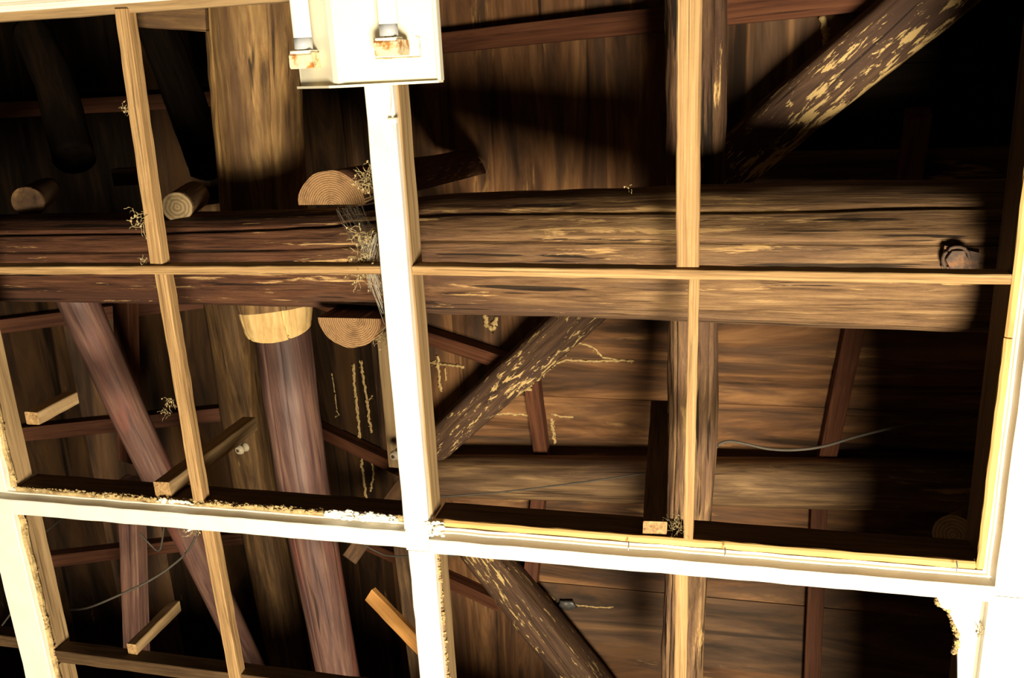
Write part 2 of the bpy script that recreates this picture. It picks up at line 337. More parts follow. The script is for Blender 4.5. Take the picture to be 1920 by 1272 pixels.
# ------------------------------------------------------------------ roof boards
def clip(poly, a, b, c):                    # keep a*x + b*y + c >= 0
    out = []
    for i in range(len(poly)):
        p, q = poly[i], poly[(i + 1) % len(poly)]
        sp, sq = a * p[0] + b * p[1] + c, a * q[0] + b * q[1] + c
        if sp >= 0: out.append(p)
        if (sp >= 0) != (sq >= 0):
            t = sp / (sp - sq); out.append((p[0] + (q[0] - p[0]) * t, p[1] + (q[1] - p[1]) * t))
    return out
zf = {'R': lambda x, y: ZM - T * (x - XM), 'L': lambda x, y: ZM + T * (x - XM), 'S': lambda x, y: ZR + T * (y - YC), 'N': lambda x, y: ZR - T * (y - YC)}
slope_obj = {}
for k_, nm, lab in (('R', 'roof_slope', 'boarded roof slope with lengthwise planks behind the ceiling lamp'), ('L', 'roof_slope', 'shadowed boarded roof slope at the far left'),
                    ('S', 'roof_slope', 'boarded roof slope with crosswise planks above the right of the tie beam'), ('N', 'roof_slope', 'reddish boarded roof slope below the cross ridge log, bottom right')):
    slope_obj[k_] = empty(nm, {'R': W(XM, 0, ZM), 'L': W(XM, 0, ZM - .01), 'S': W(0, YC, ZR), 'N': W(0, YC, ZR - .01)}[k_], lab, None, None, 'structure')
bi = 0
def board(plane, poly, grain, mat):
    global bi
    if len(poly) < 3: return
    bi += 1
    n = NRM[plane]; off = (0.004 if bi % 2 else 0.0) + random.uniform(-0.001, 0.001)
    lo3 = [W(x, y, zf[plane](x, y)) + n * off for x, y in poly]
    hi3 = [v + n * 0.014 for v in lo3]
    k = len(poly); faces = [tuple(range(k))[::-1], tuple(range(k, 2 * k))] + [(i, (i + 1) % k, k + (i + 1) % k, k + i) for i in range(k)]
    c = sum(lo3, Vector()) / k
    build('roof_board', lo3 + hi3, faces, mat, frame(c, grain, n), slope_obj[plane])
Y0, Y1, X0, X1 = -1.3, 3.4, -3.9, 1.95
def strips(a, b, wd):
    out = []; x = a
    while x < b - 0.02:
        ww = wd * random.uniform(0.88, 1.12); out.append((x, min(x + ww + 0.004, b + 0.004))); x += ww
    return out
gR = Vector((0, 1, 0)); gS = Vector((1, 0, 0))
for a, b in strips(XM, X1, 0.18):
    if b <= XJ + 0.02: board('R', [(a, Y0), (b, Y0), (b, Y1), (a, Y1)], gR, m_board3 if random.random() < .6 else m_board2); continue  # boards left of the valley junction coloured darker for shade
    m = m_board if random.random() < .6 else m_board2
    board('R', clip([(a, Y0), (b, Y0), (b, YC), (a, YC)], -1, -1, YC + XJ + .01), gR, m)
    board('R', clip([(a, YC), (b, YC), (b, Y1), (a, Y1)], -1, 1, -YC + XJ + .01), gR, m)
for a, b in strips(X0, XM, 0.18):
    yq = .62 + random.uniform(-.06, .06)
    board('L', [(a, Y0), (b, Y0), (b, yq), (a, yq)], gR, m_shade_black if random.random() < .7 else m_board3)  # shade of the upper left gap painted through darker board materials
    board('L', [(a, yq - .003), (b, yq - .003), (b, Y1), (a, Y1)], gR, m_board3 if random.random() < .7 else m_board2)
for a, b in strips(0, YC - Y0, 0.155):
    y1, y0 = YC - a, YC - b
    board('S', clip([(XJ, y0), (X1, y0), (X1, y1), (XJ, y1)], 1, 1, -XJ - YC + .01), gS, m_shade_black if y1 < .36 else (m_board2 if random.random() < .5 else m_board))  # boards above the tie beam coloured near-black in place of shade
for a, b in strips(0, Y1 - YC, 0.165):
    y0, y1 = YC + a, YC + b
    board('N', clip([(XJ, y0), (X1, y0), (X1, y1), (XJ, y1)], 1, -1, -XJ + YC + .01), gS, m_board if random.random() < .6 else m_board2)
# gable ends of the attic
for nm, pts in (('wall_back', [(X0, Y0), (X1, Y0)]), ('wall_front', [(X0, Y1), (X1, Y1)])):
    (xa, y), (xb, _) = pts; xs = [xa + (xb - xa) * i / 24 for i in range(25)]
    v = [W(x, y, 1.2) for x in xs] + [W(x, y, max(z_main(x), z_cross(y) if x > XJ else 0) + .02) for x in xs]
    f = [(i, i + 1, i + 26, i + 25) for i in range(24)]
    build(nm, v, f, m_board2, frame(W(0, y, 1.3), Vector((0, 0, 1)), Vector((0, 1, 0))), kind='structure', label='dark boarded gable end of the attic, hidden in shadow')
box('wall_right', (X1, Y0, 1.2), (X1 + .02, Y1, 2.6), m_board2, axis=1, kind='structure', label='dark boarded end of the right wing')

# ------------------------------------------------------------------ rafters under the boards
def rafter(plane, a, b, wd, th, label, group, mat=None):
    n = NRM[plane]; p0 = hit(*a, plane) - n * (th / 2 + .001); p1 = hit(*b, plane) - n * (th / 2 + .001)
    return bar('rafter', p0, p1, wd, th, mat or m_rafter, up=n, segs=10, label=label, cat='rafter', group=group)
gr = 'red-brown rafters under the roof boards'
rafter('R', (800, 85), (1668, -8), 0.052, 0.045, 'long red-brown rafter crossing the planks right of the ceiling lamp', gr)
rafter('R', (560, 545), (968, 676), 0.044, 0.045, 'red-brown rafter running from behind the lamp batten into the valley rafter', gr)
rafter('R', (470, 735), (830, 905), 0.044, 0.045, 'dark rafter between the purple pole and the lamp batten', gr)
rafter('R', (690, 1010), (945, 1125), 0.044, 0.04, 'dark rafter meeting the lower valley rafter', gr)
rafter('L', (-60, 615), (420, 556), 0.05, 0.045, 'left rafter just below the tie beam, passing behind the slanting strut', gr)
rafter('L', (-60, 818), (440, 768), 0.055, 0.045, 'left rafter lower down, passing behind the pale hanging block', gr)
rafter('L', (-60, 1062), (460, 1000), 0.05, 0.045, 'dark left rafter below the white cross trim', gr)
rafter('L', (-60, 210), (400, 185), 0.05, 0.045, 'dark left rafter in the top left gap', gr)
rafter('S', (992, 640), (1022, 862), 0.044, 0.045, 'short upright red-brown rafter right of the valley rafter', gr)
rafter('S', (1608, 560), (1543, 872), 0.048, 0.045, 'slanting red-brown rafter in the dark right half', gr)
rafter('S', (1720, 200), (1690, 420), 0.048, 0.045, 'barely visible rafter in the black upper right corner', gr)
rafter('N', (1016, 900), (995, 1125), 0.044, 0.045, 'short red-brown rafter below the cross ridge log', gr)
rafter('N', (1536, 900), (1518, 1330), 0.046, 0.045, 'upright red-brown rafter at the bottom right', gr)

# ------------------------------------------------------------------ big timbers
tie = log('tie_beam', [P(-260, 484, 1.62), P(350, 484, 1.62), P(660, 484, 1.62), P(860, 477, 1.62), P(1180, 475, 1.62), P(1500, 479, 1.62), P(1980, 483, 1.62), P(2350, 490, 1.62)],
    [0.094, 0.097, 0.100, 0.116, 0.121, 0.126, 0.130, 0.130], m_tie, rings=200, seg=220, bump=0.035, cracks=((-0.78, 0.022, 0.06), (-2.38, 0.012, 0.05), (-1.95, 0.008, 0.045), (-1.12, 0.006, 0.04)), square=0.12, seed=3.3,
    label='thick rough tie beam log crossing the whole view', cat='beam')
log('roof_log', [P(462, -140, 1.92), P(476, 60, 1.92), P(486, 240, 1.91), P(496, 400, 1.90), P(508, 520, 1.89), P(520, 600, 1.88), P(523, 617, 1.88)], [0.106, 0.105, 0.101, 0.098, 0.092, 0.083, 0.076], m_gold, rings=90, seg=160, bump=0.05,
    cracks=((-2.35, 0.014, 0.035), (-1.0, 0.005, 0.04)), endmat=m_cut, endlen=0.23, seed=1.2, label='wide golden-brown log at the top left with an axe-cut pale end below the tie beam', cat='beam')
log('roof_log', [P(508, 500, 2.02), P(530, 622, 2.02), P(549, 770, 2.02), P(571, 920, 2.02), P(604, 1100, 2.03), P(636, 1272, 2.05), P(668, 1420, 2.06)], [0.072, 0.072, 0.070, 0.068, 0.064, 0.062, 0.06], m_purple, rings=90, seg=140, bump=0.03,
    cracks=((-1.25, 0.007, 0.045), (-1.9, 0.003, 0.04)), seed=8.1, label='smooth purple-red bowed log running down from the tie beam, left of the lamp batten', cat='beam')
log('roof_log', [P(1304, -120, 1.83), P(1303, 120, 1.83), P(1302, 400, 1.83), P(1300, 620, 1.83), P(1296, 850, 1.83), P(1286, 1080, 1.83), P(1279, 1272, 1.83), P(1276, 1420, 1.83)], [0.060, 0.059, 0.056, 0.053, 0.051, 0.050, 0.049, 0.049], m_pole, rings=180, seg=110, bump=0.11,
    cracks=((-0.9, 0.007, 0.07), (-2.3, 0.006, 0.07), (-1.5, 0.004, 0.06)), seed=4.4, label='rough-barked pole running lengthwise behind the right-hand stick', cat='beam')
log('ridge_log', [P(782, 890, 2.46), P(850, 893, 2.46), P(1300, 902, 2.45), P(1800, 910, 2.45), P(2100, 916, 2.45)], [0.066, 0.066, 0.070, 0.072, 0.072], m_ridge, rings=80, seg=36, bump=0.04, square=0.2,
    cracks=((-1.4, 0.005, 0.06),), seed=6.0, label='horizontal cross ridge log above the lower white trim on the right', cat='beam')
log('ridge_log', [P(392, 380, 2.70), P(432, 590, 2.70), P(468, 850, 2.72), P(512, 1090, 2.72), P(555, 1300, 2.72)], [0.072, 0.072, 0.072, 0.070, 0.068], m_brown, rings=50, seg=28, bump=0.05, square=0.5, seed=2.0,
    label='weathered brown ridge timber behind the purple log', cat='beam')
def vz(px, py, plane): return hit(px, py, plane).z - CZ
log('valley_rafter', [P(786, 866, 2.46), P(826, 827, vz(826, 827, 'S') - .07), P(1069, 605, vz(1069, 605, 'S') - .065), P(1393, 292, vz(1393, 292, 'S') - .06), P(1742, -2, vz(1742, -2, 'S') - .05), P(1900, -140, 1.80)],
    [0.054, 0.054, 0.056, 0.060, 0.064, 0.064], m_valley, rings=110, seg=36, bump=0.04, square=0.45, cracks=((-1.2, 0.005, 0.06), (-2.0, 0.005, 0.06)), seed=9.0, label='termite-eaten diagonal valley rafter rising to the top right behind the tie beam', cat='rafter')
log('valley_rafter', [P(888, 1008, vz(888, 1008, 'N') - .06), P(915, 1045, vz(915, 1045, 'N') - .06), P(1085, 1258, vz(1085, 1258, 'N') - .06), P(1240, 1460, vz(1240, 1460, 'N') - .06)],
    [0.058, 0.058, 0.06, 0.06], m_valley, rings=60, seg=32, bump=0.04, square=0.5, seed=5.0, label='lower diagonal valley rafter running to the bottom right of the lamp batten', cat='rafter')
log('strut', [P(138, 545, 1.82), P(152, 577, 1.83), P(218, 725, 1.90), P(285, 868, 1.98), P(366, 1030, 2.08), P(440, 1185, 2.2), P(530, 1380, 2.33)], [0.047, 0.047, 0.046, 0.045, 0.044, 0.042, 0.042], m_purple, rings=50, seg=32, bump=0.03, seed=7.7,
    label='slanting reddish round strut on the left below the tie beam', cat='strut')
log('strut', [P(60, 60, 2.2), P(100, 150, 2.1), P(140, 300, 1.95)], [0.05, 0.05, 0.05], m_shade_black, rings=20, seg=20, seed=1.7, label='dark strut lost in shadow in the top left gap', cat='strut')  # both top left struts get the gap's shade as their colour
log('strut', [P(290, 40, 2.3), P(340, 170, 2.2), P(395, 320, 2.1)], [0.045, 0.045, 0.045], m_shade_black, rings=20, seg=20, seed=2.7, square=.7, label='dark slanting strut beside the wide golden log', cat='strut')
# half-round hanging posts that clasp the tie beam
def half_post(pc, ptop, r, sgn, label, capoff):
    n = 20; rings = 14; v = []; f = []; fm = []; sm = []
    for i in range(rings):
        c = pc.lerp(ptop, i / (rings - 1))
        for j in range(n + 1):
            th = math.pi * j / n
            rr = r * (1 + 0.06 * noise.noise(Vector((math.cos(th) * 2, math.sin(th) * 2, i * .25 + sgn * 4))))
            v.append(c + Vector((rr * math.cos(th) * 1.05, sgn * rr * math.sin(th) * .98, 0)))
    k = n + 1
    for i in range(rings - 1):
        for j in range(k): f.append((i * k + j, i * k + (j + 1) % k, (i + 1) * k + (j + 1) % k, (i + 1) * k + j)); fm.append(0); sm.append(j < n)
    f.append(tuple(range(k))); f.append(tuple(range((rings - 1) * k, rings * k))); fm += [1, 1]; sm += [False, False]
    return build('hanging_post', v, f, [m_tie, m_end], frame(pc + capoff, Vector((0, 0, 1)), Vector((0, 1, 0))), smooth=sm, fmat=fm, label=label, cat='post', group='half-log posts clasping the tie beam')
half_post(P(622, 384, 1.49), P(868, 326, 2.36), 0.062, -1, 'half-round log end with clear rings resting on top of the tie beam', Vector((0, .004, 0)))
half_post(P(654, 597, 1.49), P(905, 440, 2.36), 0.060, 1, 'half-round log end hanging under the tie beam beside the lamp batten', Vector((.01, 0, 0)))
# purlins and loose timbers
bar('purlin', P(234, 500, 2.25), P(243, 860, 2.3), 0.055, 0.05, m_rafter, label='reddish upright plank behind the slanting strut', cat='purlin')
bar('purlin', P(246, 900, 2.02), P(257, 1242, 2.02), 0.06, 0.05, m_purple, label='greyed upright plank below the white cross trim at left', cat='purlin')
bar('purlin', P(716, 560, 2.38), P(744, 870, 2.42), 0.036, 0.05, m_greypale, label='grey upright plank just left of the lamp batten', cat='purlin')
bar('purlin', P(752, 980, 2.35), P(790, 1290, 2.35), 0.05, 0.05, m_ridge, label='dark upright plank behind the lower lamp batten', cat='purlin')
bar('brace', P(655, 1050, 2.25), P(760, 905, 2.45), 0.05, 0.03, m_board2, label='dark short brace crossing behind the purple log', cat='brace')
bar('loose_stick', P(694, 1114, 1.62), P(812, 1236, 1.56), 0.036, 0.014, m_fresh, bev=0.0008, label='clean orange sawn stick poking out from behind the lamp batten', cat='stick')
bar('loose_plank', P(235, 18, 1.425), P(388, 27, 1.445), 0.055, 0.014, m_brown, label='grey plank end behind the top left white trim', cat='plank')
log('log_stub', [P(332, 389, 1.58), P(366, 366, 1.72)], [0.030, 0.030], m_ridge, capmat=m_endgrey, rings=8, seg=24, bump=.02, seed=1, label='pale sawn log end behind the left stick on top of the tie beam', cat='log')
log('log_stub', [P(52, 380, 1.63), P(92, 354, 1.74)], [0.034, 0.026], m_brown, capmat=m_brown, rings=8, seg=24, bump=.05, seed=2, label='cut log stub in the dark at the far left above the tie beam', cat='log')
bar('timber_block', P(218, 332, 1.9), P(262, 330, 1.9), 0.04, 0.03, m_board3, segs=3, label='small wood block in shadow behind the left stick', cat='block')
log('log_stub', [P(1788, 1004, 1.93), P(1826, 985, 2.2)], [0.044, 0.046], m_gold, capmat=m_endgrey, rings=8, seg=24, bump=.02, seed=4, label='pale log end behind the right joist corner', cat='log')

# ------------------------------------------------------------------ ceiling frame
jz0, jz1 = 1.342, 1.412
def joist(name, lo_, hi_, mat, axis, label):
    return box(name, lo_, hi_, mat, axis=axis, label=label, cat='joist', segs=24)
YA, YB, YE = -0.118, 0.785, 1.69            # lines of the cross joists
cj = joist('ceiling_joist', (-.549, -.9, 1.338), (-.503, YB - .023, 1.388), m_greypale, 1, 'pale joist behind the white batten under the lamp')
cj2 = joist('ceiling_joist', (-.547, YB + .026, 1.338), (-.497, YE, 1.385), m_greypale, 1, 'pale joist behind the lower white batten, below the white cross trim')
rj = joist('ceiling_joist', (.380, -1.0, jz0), (.43, YE + .2, 1.425), m_joist, 1, 'dark joist along the right edge of the opening')
lj = joist('ceiling_joist', (-1.44, -1.0, 1.338), (-1.385, YB - .024, 1.388), m_greypale, 1, 'pale joist at the left edge above the white cross trim')
lj2 = joist('ceiling_joist', (-1.44, YB + .022, 1.338), (-1.388, 1.185, 1.392), m_greypale, 1, 'pale joist at the bottom left with a plaster-crusted edge')
lj3 = joist('ceiling_joist', (-1.44, 1.19, 1.338), (-1.388, YE, 1.392), m_greypale, 1, 'pale joist end at the very bottom left corner')
xr = joist('ceiling_joist', (-.50, YB - .023, jz0), (.379, YB + .025, 1.405), m_joist, 0, 'dark cross joist right of the lamp batten')
xl = joist('ceiling_joist', (-1.385, YB - .022, jz0), (-.552, YB + .024, 1.402), m_joist, 0, 'dark cross joist left of the lamp batten, its lower edge crusted with plaster')
xt = joist('ceiling_joist', (-1.9, YA - .03, jz0), (-.552, YA + .008, 1.362), m_greypale, 0, 'greyed cross joist along the top left edge')
xt2 = joist('ceiling_joist', (-.50, YA - .05, jz0), (.379, YA - .012, 1.40), m_joist, 0, 'cross joist just above the top of the view')
xb = joist('ceiling_joist', (-1.384, 1.150, 1.340), (-.548, 1.178, 1.378), m_joist, 0, 'dark cross stick at the bottom left')
xb2 = joist('ceiling_joist', (-1.9, 1.128, 1.340), (-1.442, 1.155, 1.375), m_joist, 0, 'dark stick end at the bottom left outside the white batten')

# white painted battens
def coved(y0, y1, flip=1):                  # profile across / up, the cove on the low side
    w_ = y1 - y0
    pr = [(0, 0.012), (0, 0.0035), (0.005, 0.0035), (0.0055, 0.0005), (0.0065, -0.001), (0.0085, -0.0012), (0.0098, 0.0002), (0.0102, 0.0020), (0.0112, -0.004), (0.0122, -0.012), (0.0130, -0.0185), (0.0145, -0.0195), (w_ - 0.002, -0.0195), (w_, -0.0175), (w_, 0.012)]
    return [((p[0] - w_ / 2) * flip, p[1]) for p in pr]
def trim_x(name, x0, x1, ya, yb, z, label, mat=m_white):
    c = (ya + yb) / 2
    return extrude(name, coved(ya, yb), W(x0, c, z), W(x1, c, z), mat, segs=36, kind='structure', label=label)
def trim_y(name, y0, y1, xa, xb, z, label, mat=m_white):
    c = (xa + xb) / 2
    return extrude(name, coved(xa, xb, -1), W(c, y0, z), W(c, y1, z), mat, segs=36, kind='structure', label=label)
t1 = box('trim_1', (-.552, -.9, 1.322), (-.506, YB + .0335, 1.3395), m_white, axis=1, kind='structure', label='white painted batten running down the middle below the lamp', segs=30)
t2 = box('trim_2', (-.548, YB + .034, 1.322), (-.500, YE, 1.3395), m_white, axis=1, kind='structure', label='white painted batten continuing to the bottom of the view', segs=30)
t3 = trim_x('trim_3', -.504, .402, YB - .008, YB + .033, 1.334, 'white coved trim crossing right of the lamp batten')
t4 = trim_x('trim_4', -1.452, -.548, YB - .020, YB + .026, 1.334, 'white coved trim crossing left of the lamp batten')
t5 = trim_y('trim_5', -1.0, YB + .02, .388, .442, 1.334, 'white coved trim along the right edge')
t5b = trim_y('trim_6', YB + .021, YE + .2, .382, .442, 1.334, 'white coved trim at the bottom right')
t6 = box('trim_7', (-1.455, YB + .027, 1.320), (-1.388, YE, 1.3395), m_white, axis=1, kind='structure', label='bright white batten at the bottom left', segs=24)
t7 = box('trim_8', (-1.455, -1.0, 1.320), (-1.388, YB - .022, 1.3395), m_white, axis=1, kind='structure', label='white batten at the left edge above the cross trim', segs=24)
t8 = extrude('trim_9', [(-y, z) for y, z in coved(0, .06)], W(-1.9, YA - .036, 1.334), W(-.60, YA - .036, 1.334), m_white, kind='structure', label='white trim along the top left edge')
# bright lath strips beside the right opening
bar('lath_strip', W(-.498, YB - .0175, 1.338), W(.376, YB - .0165, 1.338), .013, .009, m_lath, bev=.003, segs=40, jit=.0009, label='bright yellow lath strip along the cross trim right of the lamp batten', cat='lath')
bar('lath_strip', W(.3835, -1.0, 1.338), W(.3845, .40, 1.338), .011, .009, m_lath, bev=.003, segs=30, jit=.0009, label='bright lath strip along the upper right edge', cat='lath')
bar('lath_strip', W(.3838, .402, 1.3375), W(.3835, YB - .012, 1.3375), .012, .009, m_lath, bev=.003, segs=20, jit=.0009, label='bright lath strip along the right edge down to the corner', cat='lath')
# thin sticks between the joists
gs = 'thin sawn ceiling sticks'
def stick(a, b, wd, ht, label, roll=0.0): return bar('ceiling_stick', W(*a), W(*b), wd, ht, m_pale, segs=40, jit=.0006, label=label, cat='stick', group=gs, roll=roll)
stick((-.963, YA + .002, 1.3475), (-.975, .3015, 1.3475), .024, .025, 'left thin stick above the cross stick, hung with dust')
stick((-.971, .319, 1.3475), (-.970, YB - .024, 1.3475), .022, .025, 'left thin stick between the cross stick and the white cross trim')
stick((-.961, YB + .026, 1.347), (-.942, YE, 1.347), .024, .025, 'left thin stick below the white cross trim')
stick((-.066, -.13, 1.3475), (-.0645, .3015, 1.3475), .034, .025, 'wide straight stick at upper right, above the cross stick')
stick((-.0545, .319, 1.3475), (-.058, YB - .024, 1.3475), .016, .025, 'narrow stick below the cross stick, in front of the rough pole')
stick((-.068, YB + .026, 1.347), (-.070, YE, 1.347), .021, .025, 'narrow stick at the bottom, in front of the rough pole')
stick((-1.384, .317, 1.352), (-.551, .310, 1.352), .0145, .036, 'thin cross stick left of the lamp batten below the tie beam middle')
stick((-.502, .310, 1.352), (.378, .3165, 1.352), .0145, .036, 'thin cross stick right of the lamp batten in front of the tie beam')
stick((-1.388, .317, 1.35), (-1.9, .322, 1.35), .0145, .036, 'thin cross stick end at the far left')
# hanging blocks that carried the ceiling
def hanger(x, y, z0, z1, wx, wy, mat, label, lean=(0, 0)):
    return bar('ceiling_hanger', W(x, y, z0), W(x + lean[0], y + lean[1], z1), wx, wy, mat, up=Vector((0, 1, 0)), segs=10, label=label, cat='hanger', group='vertical wooden ceiling hangers', capmat=m_pale)
hanger(-.113, YB - .0365, 1.343, 1.90, .040, .024, m_joist, 'dark hanger board standing beside the rough pole above the cross trim', (-.036, 0))
hanger(-1.047, YB - .040, 1.340, 1.672, .034, .032, m_greypale, 'grey hanger rising from the left cross trim to the purple log')
hanger(-1.330, .62, 1.36, 1.475, .030, .026, m_greypale, 'short grey hanger stub at the far left')
hanger(-1.205, 1.137, 1.36, 1.52, .022, .026, m_greypale, 'short grey hanger stub at the bottom left')

# surviving ceiling panels
def panel(name, lo_, hi_, label): return box(name, lo_, hi_, m_panel, axis=0, kind='structure', label=label, segs=2, jit=0)
panel('ceiling', (.4425, -1.2, 1.328), (2.3, 3.2, 1.337), 'overexposed white ceiling panel at the right edge')
panel('ceiling', (-3.6, -1.4, 1.338), (.38, YA - .062, 1.3405), 'white ceiling panel above the top of the view')
panel('ceiling', (-3.6, YE + .002, 1.33), (.44, 3.2, 1.338), 'white ceiling panel below the bottom of the view')
panel('ceiling', (-3.6, -.18, 1.33), (-1.96, YE, 1.338), 'white ceiling panel far to the left')
panel('ceiling', (-1.955, -.05, 1.33), (-1.458, .28, 1.338), 'white ceiling panel left of the view')
# broken panel corner at the lower right
edge = [(1748, 1097), (1757, 1122), (1766, 1138), (1777, 1146), (1788, 1168), (1796, 1176), (1799, 1196), (1794, 1215), (1797, 1232)]
pts = [P(x, y, 1.325) for x, y in edge]
rnd = [p + Vector((random.uniform(-.002, .002), random.uniform(-.002, .002), 0)) for p in pts]
tail = [W(.388, 1.18, 1.325), W(.388, YB + .034, 1.325)]
poly = rnd + tail
k = len(poly); v = poly + [p + Vector((0, 0, .008)) for p in poly]
bp = build('ceiling', v, [tuple(range(k))[::-1], tuple(range(k, 2 * k))] + [(i, (i + 1) % k, k + (i + 1) % k, k + i) for i in range(k)], m_panel, frame(pts[3], Vector((0, 1, 0)), Vector((0, 0, 1))), kind='structure', label='ragged white ceiling panel corner at the lower right')
v, f = [], []
for i in range(len(rnd) - 1):
    for q in range(7):
        c = rnd[i].lerp(rnd[i + 1], (q + random.random()) / 7) + Vector((random.uniform(-.004, .0005), random.uniform(-.002, .002), random.uniform(.001, .009)))
        lump(v, f, c, random.uniform(.0022, .0048), random.random() * 50)
build('broken_plaster_edge', v, f, m_plaster, frame(rnd[0], Vector((0, 1, 0)), Vector((0, 0, 1))), bp, smooth=False, kind='stuff')

# ------------------------------------------------------------------ plaster crust and paint chips on the left trims
def ragged(parent, a, b, wd, ht, mat):
    return bar('plaster_edge', a, b, wd, ht, mat, segs=90, jit=.0022, bev=.0015, parent=parent)
def crust(parent, a, b, n, r, spread, seed, mat=m_plaster, name='plaster_crust', dens=None):
    rs = random.Random(seed); v, f = [], []
    for i in range(n):
        s = rs.random(); dn = 0.5 + 0.9 * max(0, noise.noise(Vector((s * 9 + seed, 0, 0))) + .35)
        c = a.lerp(b, s) + Vector((rs.uniform(-1, 1) * spread[0], rs.uniform(-1, 1) * spread[1], rs.uniform(-1, 1) * spread[2]))
        lump(v, f, c, rs.uniform(.5, 1.2) * r * dn, rs.random() * 60, sq=(1.5, 1, .8))
    return build(name, v, f, mat, frame(a, b - a, Vector((0, 0, 1))), parent, smooth=False, kind='stuff')
ragged(xl, W(-1.384, YB - .0175, 1.3385), W(-.553, YB - .0175, 1.3385), .011, .007, m_plaster)
crust(xl, W(-1.38, YB - .0215, 1.3385), W(-.555, YB - .0215, 1.3385), 420, .0032, (.004, .003, .003), 1)
crust(xl, W(-1.2, YB - .021, 1.333), W(-.60, YB - .021, 1.333), 130, .0035, (.004, .003, .003), 2)
crust(xl, W(-.70, YB - .022, 1.330), W(-.57, YB - .022, 1.330), 110, .0050, (.01, .006, .003), 3, m_chip, 'white_plaster_crumb')
crust(xl, W(-1.05, YB - .022, 1.330), W(-.98, YB - .022, 1.330), 26, .0035, (.012, .003, .002), 4, m_chip, 'white_plaster_crumb')
ragged(lj2, W(-1.3855, YB + .027, 1.337), W(-1.3855, 1.60, 1.337), .009, .010, m_plaster)
crust(lj2, W(-1.384, YB + .03, 1.337), W(-1.384, 1.5, 1.337), 260, .0032, (.002, .004, .003), 5)
ragged(lj, W(-1.3855, .30, 1.337), W(-1.3855, YB - .026, 1.337), .009, .010, m_plaster)
crust(lj, W(-1.384, .40, 1.337), W(-1.384, YB - .03, 1.337), 120, .0034, (.002, .004, .003), 6)
crust(cj2, W(-.497, YB + .04, 1.337), W(-.496, YE, 1.337), 170, .0026, (.002, .004, .003), 7)
crust(xl, W(-1.26, YB + .028, 1.336), W(-1.19, YB + .028, 1.336), 70, .0036, (.006, .006, .002), 8)
v, f = [], []
for i in range(26):
    lump(v, f, W(-.502 + random.uniform(-.012, .022), YB - .012 + random.uniform(-.014, .012), 1.322 + random.uniform(-.004, .004)), random.uniform(.002, .006), random.random() * 40, sq=(1.6, 1, .6))
build('paint_lump', v, f, m_chip, frame(W(-.5, YB - .01, 1.32), Vector((1, 0, 0)), Vector((0, 0, 1))), t1, kind='stuff')
bar('paint_sliver', P(352, 996, 1.322), P(372, 985, 1.322), .0035, .0012, m_chip, segs=3, bev=.0003, parent=t4)
# nails in the right cross trim
for px, py in ((1178, 1028), (1359, 1040), (1794, 1066)):
    p = P(px, py, 1.318); wire('nail', [p + Vector((0, .004, -.002)), p + Vector((.0005, -.002, 0)), p + Vector((0, -.009, .006))], .0012, m_nail, 8, label='thin bent nail', parent=t3)

# ------------------------------------------------------------------ ceiling lamp
lamp = empty('ceiling_lamp', W(-.54, -.3, 1.32), 'white two-tube fluorescent ceiling lamp at the top, fixed under the white batten', 'lamp')
LY0, LY1 = -.62, .016
prof = [(-.648, 1.3215), (-.648, 1.306), (-.645, 1.304), (-.562, 1.236), (-.553, 1.233), (-.545, 1.236), (-.432, 1.304), (-.428, 1.306), (-.428, 1.3215)]
v = [W(x, LY0, z) for x, z in prof] + [W(x, LY1, z) for x, z in prof]; n = len(prof)
build('lamp_body', v, [tuple(range(n)), tuple(range(n, 2 * n))] + [(i, (i + 1) % n, n + (i + 1) % n, n + i) for i in range(n)], m_enamel, frame(W(-.54, -.3, 1.29), Vector((0, 1, 0)), Vector((0, 0, 1))), lamp)
ep = [(-.652, 1.3215), (-.652, 1.300), (-.566, 1.228), (-.540, 1.228), (-.424, 1.300), (-.424, 1.3215)]
n = len(ep); v = [W(x, LY1 - .0005, z) for x, z in ep] + [W(x, LY1 + .003, z) for x, z in ep]
build('end_plate', v, [tuple(range(n)), tuple(range(n, 2 * n))] + [(i, (i + 1) % n, n + (i + 1) % n, n + i) for i in range(n)], m_enamel, frame(W(-.54, LY1, 1.29), Vector((1, 0, 0)), Vector((0, 0, 1))), lamp)
box('rim_lip', (-.4275, LY0, 1.302), (-.422, LY1, 1.3215), m_enamel, axis=1, parent=lamp, segs=2)
for tx, tz, yend, lab in ((-.473, 1.240, -.047, 0), (-.607, 1.246, -.036, 1)):
    tb = wire('fluorescent_tube', [W(tx, LY0 + .03, tz), W(tx, -.3, tz), W(tx, yend - .016, tz)], .0138, m_tube, 6, parent=lamp)
    wire('tube_cap', [W(tx, yend - .016, tz), W(tx, yend, tz)], .0139, m_alu, 3, parent=tb)
    for dx in (-.0055, .0055): wire('contact_pin', [W(tx + dx, yend, tz), W(tx + dx, yend + .008, tz)], .0014, m_nail, 3, parent=tb)
    sk = box('tube_socket', (tx - .017, yend + .005, tz - .017), (tx + .018, yend + .026, tz + .030), m_rust, axis=0, parent=lamp, bev=.003, segs=4, label='rust-stained lamp socket')
    box('socket_face', (tx - .015, yend + .0015, tz - .015), (tx + .015, yend + .0055, tz + .013), m_chip, axis=0, parent=sk, bev=.001, segs=2)
